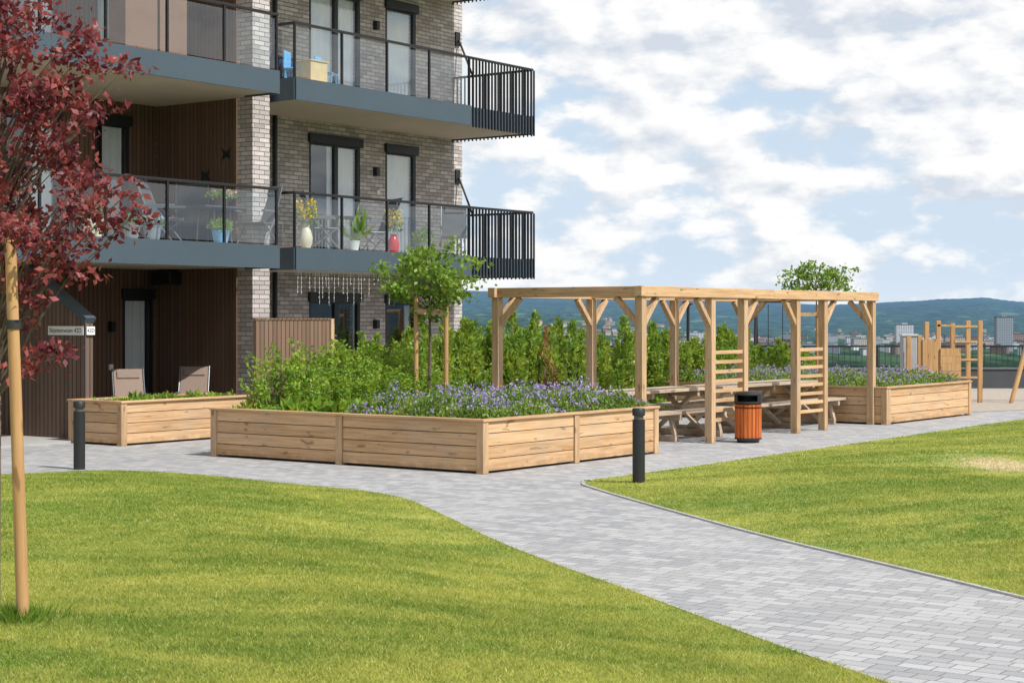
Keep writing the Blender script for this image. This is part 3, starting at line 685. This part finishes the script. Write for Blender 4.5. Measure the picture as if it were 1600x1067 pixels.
# ---------------------------------------------------------------- trees
def crown(nc,per,cen,rad,sig):
    cc=[]
    while len(cc)<nc:
        v=rng.normal(size=3); v/=np.linalg.norm(v); v*=rng.uniform(.25,1)**.6
        cc.append(np.array(cen)+v*np.array(rad)*(1+.2*math.sin(v[0]*7+v[2]*5)))
    cc=np.array(cc); L=np.repeat(cc,per,axis=0)+rng.normal(0,1,(nc*per,3))*sig
    return cc,L
TY=10.3
rb=((-8-800)/F*TY,TY); T=thing('red_leaved_tree','young tree with dark red leaves and drooping twigs at the left edge','tree',(rb[0],rb[1],.18))
cc,L=crown(150,44,(.0,0,2.74),(.64,.64,1.0),np.array([.055,.055,.045]))
ex=[]
for (px,py) in [(95,85),(120,45),(205,100),(175,105),(150,100),(120,95),(215,330),(195,355),(200,300),(150,320),(180,290),(60,470),(40,450),(95,540),(60,548),(35,575),(85,560),(30,500),(100,250),(130,200),(165,165),(140,180),(140,380),(60,430),(20,30),(50,20),(80,30),(110,330),(150,275),(120,290),(70,400),(100,390),(160,345),(90,130),(110,160),(8,400),(-5,430),(50,385),(28,370),(15,350)]:
    Y=TY+random.uniform(-.3,.3)-(.75 if py in(400,385,370,350) and px<60 else 0); ex.append(((px-800)/F*Y-rb[0],Y-rb[1],EYE+(HZ-py)/F*Y-.18))
ex=np.array(ex); L=np.concatenate([L,np.repeat(ex,40,axis=0)+rng.normal(0,1,(len(ex)*40,3))*np.array([.06,.06,.03])])
leaves('crown',L,.054,REDL,T,up=-.05,aspect=.6)
m=MB(); m.tube([(0,0,-.1),(.01,.0,1.2),(.0,.01,2.2),(.03,0,3.3)],[.033,.028,.022,.008],8)
m.build('trunk',BARK,T,smooth=True)
m=MB()
for c in list(cc[::3])+list(ex):
    z0=max(1.25,c[2]-abs(c[0]*.9)-.25); z0=min(z0,3.1); m.tube([(.01,.0,z0),(c[0]*.5,c[1]*.5,z0*.45+c[2]*.55+.05),tuple(c)],[.010,.005,.002],5)
m.build('branches',BARK,T)
SYY=9.72; bx0=(37-800)/F*SYY; T=thing('tree_stake','leaning round wooden stake beside the red leaved tree','stake',(bx0,SYY,.17))
st=EYE+(HZ-372)/F*SYY-.17
tx=(16-800)/F*SYY-bx0; MB().tube([(0,0,-.06),(tx*.5,0,st/2),(tx,0,st)],[.036,.034,.031],14).build('pole',WS,T,smooth=True)
m=MB(); m.lathe([(.041,0),(.041,.05)],(tx*.78,0,st*.78-.03),16); m.bar((tx*.78-.02,.03,st*.78),(tx*.78-.16,.5,st*.78+.01),.012,.05); m.build('tie',TIE,T)
n=1500; a=rng.uniform(0,6.283,n); r_=np.abs(rng.normal(0,.12,n)); c=np.column_stack([r_*np.cos(a),r_*np.sin(a),np.zeros(n)]); d=np.column_stack([np.cos(a)*.5,np.sin(a)*.5,np.ones(n)])
o=leaves('grass_tuft',c,.11,leafmat('tuft_leaf',(.18,.30,.03),(.09,.18,.02),None,.3),None,aspect=.06,fixed=d); o.location=(bx0-.06,SYY+.02,.18); tag(o,'longer green grass tuft at the foot of the leaning stake','grass tuft')
def maple(x,y,z0,zc,rad,nc,label,per=30):
    T=thing('young_maple',label,'tree',(x,y,z0))
    cc,L=crown(nc,per,(0,0,zc-z0),rad,np.array([.095,.09,.04])); leaves('crown',L,.08,MAPLE,T,up=-.1,aspect=.75)
    m=MB(); m.tube([(0,0,0),(.02,.01,(zc-z0)*.5),(0,0,zc-z0+rad[2]*.6)],[.03,.022,.006],8); m.build('trunk',BARK,T,smooth=True)
    m=MB()
    for c in cc[::2]:
        zb=max(zc-z0-rad[2]*.9,c[2]-.35); m.tube([(0,0,zb),(c[0]*.5,c[1]*.5,zb*.4+c[2]*.6),tuple(c)],[.01,.006,.002],5)
    m.build('branches',BARK,T)
Y=25.4
maple((670-800)/F*Y,Y,.57,EYE+(HZ-437)/F*Y,(.66,.60,.54),72,'young green maple tree with loose crown in the largest planter',34)
T=thing('tree_support','pair of wooden stakes with a crossbar holding the maple in the largest planter','tree support',((672-800)/F*Y,Y-.1,.57))
h=EYE+(HZ-462)/F*Y-.57
for dx,nm in((-.20,0),(.24,1)): MB().tube([(dx,0,-.05),(dx,0,h-.12*nm)],.034,12).build('stake',WS,T,smooth=True)
MB().box(-.22,.27,-.05,-.036,h-.28,h-.20).build('crossbar',WP,T)
Y=36.5
maple((1275-800)/F*Y,Y,0,EYE+(HZ-436)/F*Y,(.86,.6,.38),56,'small green tree seen above the right end of the pergola',24)
T=thing('tree_support','pair of tall wooden stakes holding the small tree behind the pergola','tree support',((1258-800)/F*Y,Y-.2,0))
for dx in(-.28,.22): MB().tube([(dx,0,0),(dx,0,2.15)],.035,10).build('stake',WS,T,smooth=True)
MB().box(-.3,.25,-.05,-.035,1.95,2.03).build('crossbar',WP,T)
# ---------------------------------------------------------------- furniture
def folding_chair(label,mat,fr,loc,rz,rec=.35,group=None,h=1.0):
    t=thing('folding_chair',label,'chair',loc,rz,group)
    m=MB()
    for sx_ in(-.27,.27):
        m.tube([(sx_,-.28,0),(sx_,.22,.62)],.013,8).tube([(sx_,.34,0),(sx_,-.26,.45)],.013,8).tube([(sx_,.12,.40),(sx_,.12+rec,h+.1)],.013,8).tube([(sx_,-.26,.42),(sx_,.2,.42)],.013,8)
        m.box(sx_-.03,sx_+.03,-.28,.25,.62,.65)
    m.tube([(-.27,-.28,.02),(.27,-.28,.02)],.011,6).tube([(-.27,.34,.02),(.27,.34,.02)],.011,6)
    m.build('frame',fr,t)
    MB().bar((0,-.25,.43),(0,.16,.41),.5,.02).build('seat',mat,t,bevel=.006)
    MB().bar((0,.13,.43),(0,.12+rec,h+.09),.5,.022,up=(0,1,0)).build('backrest',mat,t,bevel=.006)
    MB().bar((0,.08+rec*.83,h-.07),(0,.09+rec*.98,h+.06),.4,.05,up=(0,1,0)).build('headrest',mat,t,bevel=.015)
    return t
def on(px,y,z): s=sx(px,y); return BW(s,y,z)
fl1=FL[1]; 
for px,y,rz,l in((205,.6,-.6,'taupe folding garden chair on the ground terrace, the left one'),(300,.9,-.85,'taupe folding garden chair on the ground terrace, the right one by the clad wall')):
    o=folding_chair(l,SLINGT,CFR,on(px,y,.04),A+rz,.42); o.scale=(.92,.92,.95)
for px,y,rz,lab in [(255,.7,.5,'dark folding chair on the left middle balcony, the leftmost one'),(300,1.5,2.4,'dark folding chair on the left middle balcony, behind the table'),(402,.45,-1.3,'dark folding chair on the left middle balcony, nearest the brick pier'),(375,1.7,2.8,'dark folding chair on the left middle balcony, against the side wall'),
                    (505,.7,.9,'dark folding chair on the right middle balcony, left of the white pot'),(590,.9,-2.0,'dark folding chair on the right middle balcony, between the pots'),(710,.8,-.9,'dark folding chair on the right middle balcony, beside the bar railing')]:
    folding_chair(lab,SLING,CFR,on(px,y,fl1),A+rz,.28)
def table(px,y,z,label,r=.4,h=.7,sq=False):
    t=thing('garden_table',label,'table',on(px,y,z),A); 
    if sq: MB().box(-r*1.5,r*1.5,-r,r,h-.03,h).build('tabletop',SLING,t,bevel=.008)
    else: MB().lathe([(r,h-.03),(r,h)],n=28).build('tabletop',SLING,t)
    for a in(.785,2.356,3.927,5.498): MB().tube([(math.cos(a)*r*.8,math.sin(a)*r*.8,0),(math.cos(a)*r*.7,math.sin(a)*r*.7,h-.03)],.015,8).build('leg',CFR,t)
table(335,1.0,fl1,'dark rectangular table on the left middle balcony',.38,.7,True); table(550,1.0,fl1,'dark round table on the right middle balcony',.38)
def pot(px,y,z,pr,ph,pm,label,leaf,nl,lr,lh,fm=None,nf=0,lsize=.09,fsize=.05,shape='pot',long=False,up=.5):
    t=thing('potted_plant',label,'potted plant',on(px,y,z),random.random()*6)
    prof=[(pr*.68,0),(pr*.85,ph*.45),(pr,ph*.93),(pr*1.06,ph*.94),(pr*1.06,ph),(pr*.9,ph),(pr*.88,ph*.9)] if shape=='pot' else [(pr*.55,0),(pr*.95,ph*.25),(pr,ph*.5),(pr*.75,ph*.8),(pr*.5,ph*.92),(pr*.62,ph),(pr*.5,ph*.98)]
    MB().lathe(prof,n=24).build('pot',pm,t,smooth=True)
    n=nl; a=rng.uniform(0,6.283,n); q=np.sqrt(rng.random(n))*lr; zz=ph+rng.uniform(0,1,n)*lh*(1-.4*q/lr)
    c=np.column_stack([q*np.cos(a),q*np.sin(a),zz]); 
    if long: c[:,:2]*=.15; c[:,2]=ph; d=np.column_stack([np.cos(a)*.5,np.sin(a)*.5,np.full(n,1.3)]); leaves('foliage',c,lh,leaf,t,aspect=.13,fixed=d)
    else: leaves('foliage',c,lsize,leaf,t,up=up,aspect=.5)
    if nf:
        a=rng.uniform(0,6.283,nf); q=np.sqrt(rng.random(nf))*lr; zz=ph+rng.uniform(.3,1.05,nf)*lh; leaves('flowers',np.column_stack([q*np.cos(a),q*np.sin(a),zz]),fsize,fm,t,up=.2,aspect=.9)
cream=pmat('cream_glaze',(.75,.62,.44),.4); blue=pmat('blue_glaze',(.16,.42,.70),.3); red=pmat('red_glaze',(.65,.02,.03),.25); brown=pmat('wicker_brown',(.25,.13,.06),.8,.3,40,bump=.6); grey=pmat('grey_pot',(.25,.27,.3),.6)
pot(145,.1,fl1,.18,.34,cream,'cream pot with mixed flowers at the left of the middle balcony',BEDL,220,.2,.22,YEL,40)
pot(205,.1,fl1,.14,.24,grey,'grey pot of small green plants on the middle balcony',BEDL,160,.16,.18)
pot(238,.1,fl1,.15,.26,grey,'grey pot of lilac flowers on the left middle balcony',BEDL,160,.18,.14,LILAC,160)
pot(345,.1,fl1,.15,.24,blue,'blue glazed pot with bright green plant on the left middle balcony',SHRUB,260,.17,.2)
pot(345,.95,fl1+.7,.14,.14,brown,'flower basket with pink and yellow blooms on the balcony table',SHRUB,260,.28,.16,PINK,110)
pot(478,.2,fl1,.12,.42,cream,'patterned tall vase with yellow blossom sprays on the right middle balcony',BEDL,90,.2,.42,YEL,320,shape='vase')
pot(553,.2,fl1,.11,.2,WHITE,'white pot with long green strap leaves on the right middle balcony',SHRUB,26,.2,.6,long=True)
pot(615,.2,fl1,.11,.36,red,'red vase with yellow flower spikes on the right middle balcony',BEDL,60,.16,.44,YEL,200,shape='vase')
pot(660,.5,fl1,.14,.24,grey,'grey pot with dark green foliage near the balcony door',HEDGE,220,.2,.3)
pot(360,.6,.04,.16,.3,grey,'grey pot with leafy plant on the ground terrace beside the brick pier',SHRUB,200,.2,.3)
fl2=FL[2]
t=thing('wooden_box','pale wooden box standing on the upper right balcony','box',on(486,.5,fl2),A)
MB().box(-.22,.22,-.2,.2,.0,.42).build('body',pmat('pale_pine',(.70,.48,.24),.6,.15,6),t,bevel=.01); MB().box(-.24,.24,-.22,.22,.421,.445).build('lid',pmat('pine_lid',(.72,.5,.27),.6),t,bevel=.006)
bch=pmat('blue_plastic',(.12,.42,.72),.4)
for px,l in((462,'small light blue chair left of the wooden box on the upper balcony'),(510,'small light blue chair right of the wooden box on the upper balcony')):
    t=thing('small_chair',l,'chair',on(px,.75,fl2),A+.4); MB().box(-.17,.17,-.17,.17,.3,.33).build('seat',bch,t,bevel=.01); MB().box(-.17,.17,.15,.18,.33,.64).build('backrest',bch,t,bevel=.01)
    for a in(-.14,.14):
        for b in(-.14,.14): MB().box(a-.015,a+.015,b-.015,b+.015,0,.3).build('leg',bch,t)
t=thing('storage_box','navy blue storage box in the left corner of the upper right balcony','box',on(436,1.3,fl2),A); MB().box(-.2,.2,-.2,.2,0,.55).build('body',pmat('navy_plastic',(.02,.04,.10),.5),t,bevel=.02); MB().box(-.22,.22,-.22,.22,.551,.59).build('lid',pmat('navy_lid',(.03,.05,.12),.5),t,bevel=.01)
cabm=pmat('brown_weave',(.20,.11,.07),.75,.2,30,bump=.5)
for px0,px1,l in((196,246,'brown balcony cabinet, the left one on the upper left balcony'),(250,292,'brown balcony cabinet, the right one on the upper left balcony')):
    x0,x1=sx(px0,.6),sx(px1,.6); t=thing('balcony_cabinet',l,'cabinet',BW(x0,.6,fl2),A)
    MB().box(0,x1-x0,0,.4,.0,1.15,.5).build('body',cabm,t); MB().box(-.02,x1-x0+.02,-.02,.42,1.152,1.19).build('top',cabm,t)
# ---------------------------------------------------------------- far end of the terrace
Yf=47.2
t=thing('low_wall','dark grey low wall along the far edge of the terrace','wall',(2.0,Yf,0)); 
MB().box(0,16,0,.25,0,.52,.5).build('wall_body',pmat('dark_concrete',(.06,.065,.07),.8,.15,2),t); MB().box(-.03,16,-.03,.28,.522,.56,.5).build('coping',pmat('coping',(.12,.13,.14),.6),t)
t=thing('terrace_railing','black metal railing along the far edge of the terrace','railing',(2.0,Yf+.12,.56))
m=MB(); x=.06
while x<16: m.box(x-.006,x+.006,-.008,.008,.05,.56); x+=.16
m.build('bars',DARK,t)
MB().box(0,16,-.03,.03,.56,.61).box(0,16,-.02,.02,.03,.06).build('rail',DARK,t)
for k in range(9): MB().box(k*2-.03,k*2+.03,-.03,.03,0,.559).build('post',DARK,t)
Y=38.9
def wx(px,Y): return (px-800)/F*Y
def wz(py,Y): return EYE+(HZ-py)/F*Y
T=thing('climbing_frame','wooden climbing frame with plank tower and ladder rails in the playground','climbing frame',(wx(1470,Y),Y,0))
X0=wx(1470,Y)
for px,dy,top in((1437,0,524),(1466,0,501),(1490,0.1,505),(1466,1.1,503),(1437,1.1,527),(1516,.2,501),(1535,.2,501)):
    x=wx(px,Y)-X0; MB().box(x-.05,x+.05,dy-.05,dy+.05,0,wz(top,Y)).build('post',WO,T,bevel=.01)
m=MB(); 
for k in range(3): x=wx(1437,Y)-X0+.05+k*.115; m.box(x,x+.112,-.08,-.052,.55,wz(530,Y),.3+.1*k)
m.build('plank_panel',WO,T)
m=MB()
for k in range(4): z=.56+k*.17; m.box(wx(1468,Y)-X0,wx(1500,Y)-X0,-.1,-.06,z,z+.165,.3+.12*k)
m.build('plank_panel',WO,T)
MB().box(wx(1434,Y)-X0,wx(1492,Y)-X0,-.05,1.15,.46,.52).build('platform',WO,T)
for z in(wz(510,Y),wz(534,Y),wz(562,Y),wz(590,Y)): MB().bar((wx(1490,Y)-X0,.1,z),(wx(1537,Y)-X0,.2,z),.045,.045).build('rung',WO,T)
MB().box(wx(1464,Y)-X0,wx(1492,Y)-X0,-.05,-.02,wz(510,Y),wz(507,Y)).build('top_rail',WO,T)
t=thing('play_panel','light grey board standing beside the wooden climbing frame','panel',(wx(1422,Y+1.5),Y+1.5,0)); MB().box(-.17,.17,0,.3,0,wz(525,Y+1.5)).build('board',pmat('grey_board',(.36,.38,.40),.6),t,bevel=.02); MB().box(-.19,.19,-.02,.32,wz(525,Y+1.5)+.002,wz(522,Y+1.5)).build('cap',pmat('grey_cap',(.5,.52,.54),.6),t)
T=thing('garden_swing','wooden swing with splayed legs at the right edge','swing',(wx(1640,Y),Y,0)); X0=wx(1640,Y)
for dx in(0,1.9):
    MB().tube([(wx(1580,Y)-X0+dx,0,0),(wx(1625,Y)-X0+dx,.3,2.1)],.055,12).build('leg',WO,T); MB().tube([(wx(1670,Y)-X0+dx,.6,0),(wx(1625,Y)-X0+dx,.3,2.1)],.055,12).build('leg',WO,T)
MB().tube([(wx(1625,Y)-X0-.1,.3,2.12),(wx(1625,Y)-X0+2.1,.3,2.12)],.055,12).build('top_beam',WO,T)
Y=42
T=thing('swing_set','dark metal swing set behind the pergola','swing',(wx(1210,Y),Y,0))
for x in(-.45,.45):
    MB().tube([(x-.12,-.5,0),(x,0,wz(472,Y))],.035,8).build('leg',DARK,T); MB().tube([(x+.12,.5,0),(x,0,wz(472,Y))],.035,8).build('leg',DARK,T)
MB().tube([(-.5,0,wz(471,Y)),(.5,0,wz(471,Y))],.035,8).build('top_beam',DARK,T)
for x in(-.15,.2): MB().tube([(x,0,2.25),(x,0,.5)],.01,6).build('chain',DARK,T)
MB().box(-.18,.23,-.08,.08,.46,.5).build('seat',DARK,T,bevel=.01)
Y=43
T=thing('lamp_post','thin dark lamp post behind the pergola','lamp post',(wx(1075,Y),Y,0)); MB().tube([(0,0,0),(0,0,wz(478,Y))],.04,10).build('pole',DARK,T,smooth=True); MB().lathe([(.05,0),(.12,.03),(.12,.06),(.02,.12)],(0,0,wz(478,Y)),16).build('lamp_head',DARK,T,smooth=True)
# ---------------------------------------------------------------- far town
HM=[pmat('house_wall_'+n,c,.8,.05,.1) for n,c in(('white',(.50,.53,.57)),('cream',(.40,.39,.35)),('ochre',(.32,.27,.20)),('redbrown',(.20,.12,.12)),('grey',(.26,.30,.35)))]
RM=[pmat('roof_'+n,c,.8,.05,.1) for n,c in(('dark',(.09,.11,.14)),('tile',(.20,.13,.12)),('slate',(.13,.16,.20)))]
def house_mesh(w,d,h,rh,wm,rm):
    m=MB(); m.box(-w/2,w/2,-d/2,d/2,-6,h,m=0); o=.5
    m.add([(-w/2-o,-d/2-o,h+.02),(w/2+o,-d/2-o,h+.02),(w/2+o,d/2+o,h+.02),(-w/2-o,d/2+o,h+.02),(-w/2-o,0,h+rh),(w/2+o,0,h+rh)],[(0,3,2,1),(0,1,5,4),(2,3,4,5),(0,4,3),(1,2,5)],m=1)
    return m,[wm,rm]
names=['white','cream','ochre','red brown','grey']
pro=[]
for i in range(5):
    m,ms=house_mesh(random.uniform(10,14),9,5,4,HM[i],RM[i%3]); o=m.build('distant_house',ms); tag(o,'tiny %s house with pitched roof among the trees across the valley'%names[i],'house','%s houses across the valley'%names[i]); pro.append(o)
used=[0]*5
def put(o0,px,r,i,first,smin=.8,smax=1.2):
    th=math.atan((px-800)/F); z=ter(th,r)+1.5; loc=(r*math.sin(th),r*math.cos(th),z)
    rz=random.uniform(-.6,.6)
    if first: o=o0; o.location=loc; o.rotation_euler=(0,0,rz)
    else: o=dup(o0,loc,rz)
    s=random.uniform(smin,smax); o.scale=(s,s,s)
for k in range(160):
    i=random.choice([0,0,1,2,3,4]); px=random.choice([random.uniform(735,1620),random.gauss(930,50),random.gauss(1120,60),random.uniform(980,1620)])
    r=random.choice([random.uniform(3200,5200),random.uniform(4500,7000),random.uniform(3600,4800)])
    put(pro[i],px,r,i,used[i]==0); used[i]+=1
BM=[blockmat('block_'+n,c) for n,c in(('white',(.52,.55,.60)),('grey',(.26,.30,.35)),('brick',(.25,.18,.17)),('sand',(.38,.37,.35)))]
bn=['white','grey','brick red','sand coloured']; bpro=[]
for i in range(4):
    m=MB(); w=random.uniform(36,50); m.box(-w/2,w/2,-8,8,-6,15,m=0).box(-w/2-.4,w/2+.4,-8.4,8.4,15.02,16,m=1).box(-6,4,-3,3,16.02,19,m=0)
    o=m.build('distant_block',[BM[i],RM[0]]); tag(o,'low %s flat roofed block in the distant town'%bn[i],'building','%s blocks in the distant town'%bn[i]); bpro.append(o)
used=[0]*4
for k in range(120):
    i=random.randrange(4); px=random.choice([random.uniform(930,1640),random.uniform(1180,1640),random.uniform(1370,1640)]); r=random.uniform(3000,5600); put(bpro[i],px,r,i,used[i]==0,.55,1.05); used[i]+=1
for px,r,w,h,i,l in((1413,4300,42,44,0,'white tower block in the distant town above the playground'),(1568,3300,30,62,1,'tall grey tower block in the distant town at the right edge'),(1492,3900,46,26,3,'wide sand coloured block in the distant town right of the white tower'),(1345,4100,70,16,0,'long low white hall in the distant town left of the white tower'),(1588,3600,40,30,2,'brick red block beside the tall grey tower')):
    th=math.atan((px-800)/F); m=MB(); m.box(-w/2,w/2,-9,9,-4,h,m=0).box(-w/2-.5,w/2+.5,-9.5,9.5,h+.02,h+1.2,m=1).box(-w/6,w/6,-4,4,h+1.22,h+4,m=0)
    o=m.build('tower_block',[BM[i],RM[0]]); o.location=(r*math.sin(th),r*math.cos(th),ter(th,r)); tag(o,l,'building')
# ---------------------------------------------------------------- light, world, camera
EL=math.radians(50); hd=np.array([.80,-.60])
S=Vector((hd[0]*math.cos(EL),hd[1]*math.cos(EL),math.sin(EL)))
sun=bpy.data.lights.new('sun','SUN'); sun.energy=5.0; sun.angle=math.radians(.5); sun.color=(1,.965,.91)
so=bpy.data.objects.new('sun',sun); C.objects.link(so); so.rotation_euler=S.to_track_quat('Z','Y').to_euler(); so.location=(10,-10,30)
w=bpy.data.worlds.new('World'); bpy.context.scene.world=w; w.use_nodes=True; nt=w.node_tree
for n in list(nt.nodes): nt.nodes.remove(n)
try: w.cycles.sampling_method='MANUAL'; w.cycles.sample_map_resolution=512
except Exception: pass
t=NT(nt); out=t.n('ShaderNodeOutputWorld'); sky=t.n('ShaderNodeTexSky'); sky.sky_type='NISHITA'; sky.sun_disc=False; sky.sun_elevation=EL; sky.sun_rotation=math.atan2(hd[0],hd[1]); sky.air_density=1.0; sky.dust_density=.6
bg=t.n('ShaderNodeBackground'); t.l(sky.outputs[0],bg.inputs[0]); bg.inputs[1].default_value=.12
g=t.n('ShaderNodeTexCoord').outputs['Generated']; x,y,z=t.sep(g)
def cv(dz,dx=0,zs=2.0): return t.comb(t.math('ADD',x,dx),y,t.math('MULTIPLY_ADD',z,zs,dz))
def dens_at(dz,dx):
    v=cv(dz,dx); nn=t.noise(v,17,7,.58)
    wv=t.n('ShaderNodeTexNoise'); wv.inputs['Scale'].default_value=34; wv.inputs['Detail'].default_value=2; t.l(v,wv.inputs['Vector'])
    a=t.n('ShaderNodeVectorMath',operation='MULTIPLY_ADD'); t.l(wv.outputs['Color'],a.inputs[0]); a.inputs[1].default_value=(.035,.035,.035); t.l(v,a.inputs[2])
    vo=t.n('ShaderNodeTexVoronoi'); vo.feature='F1'; vo.inputs['Scale'].default_value=30; t.l(a.outputs[0],vo.inputs['Vector'])
    return t.math('ADD',t.math('MULTIPLY',nn,.85),t.math('MULTIPLY',t.math('SUBTRACT',.5,vo.outputs['Distance']),.17))
d1=dens_at(0,0); d2=dens_at(.020,.010); big=t.noise(cv(.9,0,2.8),6.0,2,.5)
bias=t.math('ADD',t.mr(z,.0,.17,.09,.185,False),t.mr(z,.3,.9,0,-.15))
dens=t.math('ADD',t.math('ADD',d1,t.math('MULTIPLY',big,.34)),bias)
cov=t.mr(dens,.60,.74)
sh=t.math('MULTIPLY_ADD',t.math('SUBTRACT',d1,d2),5.0,.90)
thick=t.mr(t.noise(cv(.35,0,3.6),8,4,.55),.44,.66,0,.42); sh=t.math('SUBTRACT',sh,thick,clamp=True)
cc_=t.mix(sh,(.66,.72,.81),(1.0,1.0,1.0))
cb=t.n('ShaderNodeBackground'); t.l(cc_,cb.inputs[0]); cb.inputs[1].default_value=1.0
veil=t.n('ShaderNodeBackground'); veil.inputs[0].default_value=(.64,.77,.93,1); veil.inputs[1].default_value=1.0
ms0=t.n('ShaderNodeMixShader'); t.l(t.mr(z,0,.6,.95,.2,False),ms0.inputs[0]); t.l(bg.outputs[0],ms0.inputs[1]); t.l(veil.outputs[0],ms0.inputs[2])
ms=t.n('ShaderNodeMixShader'); t.l(cov,ms.inputs[0]); t.l(ms0.outputs[0],ms.inputs[1]); t.l(cb.outputs[0],ms.inputs[2])
hb=t.n('ShaderNodeBackground'); hb.inputs[0].default_value=(.80,.88,.96,1); hb.inputs[1].default_value=1.0
ms2=t.n('ShaderNodeMixShader'); t.l(t.mr(z,-.01,.04,.6,0),ms2.inputs[0]); t.l(ms.outputs[0],ms2.inputs[1]); t.l(hb.outputs[0],ms2.inputs[2]); t.l(ms2.outputs[0],out.inputs[0])
cam=bpy.data.cameras.new('camera'); co=bpy.data.objects.new('camera',cam); C.objects.link(co); co.location=(0,0,EYE); co.rotation_euler=(math.pi/2,0,0)
cam.sensor_width=36; cam.lens=F/1600*36; cam.shift_y=-35.5/1600; cam.clip_end=60000; cam.clip_start=.1
bpy.context.scene.camera=co
bpy.context.scene.view_settings.view_transform='Standard'
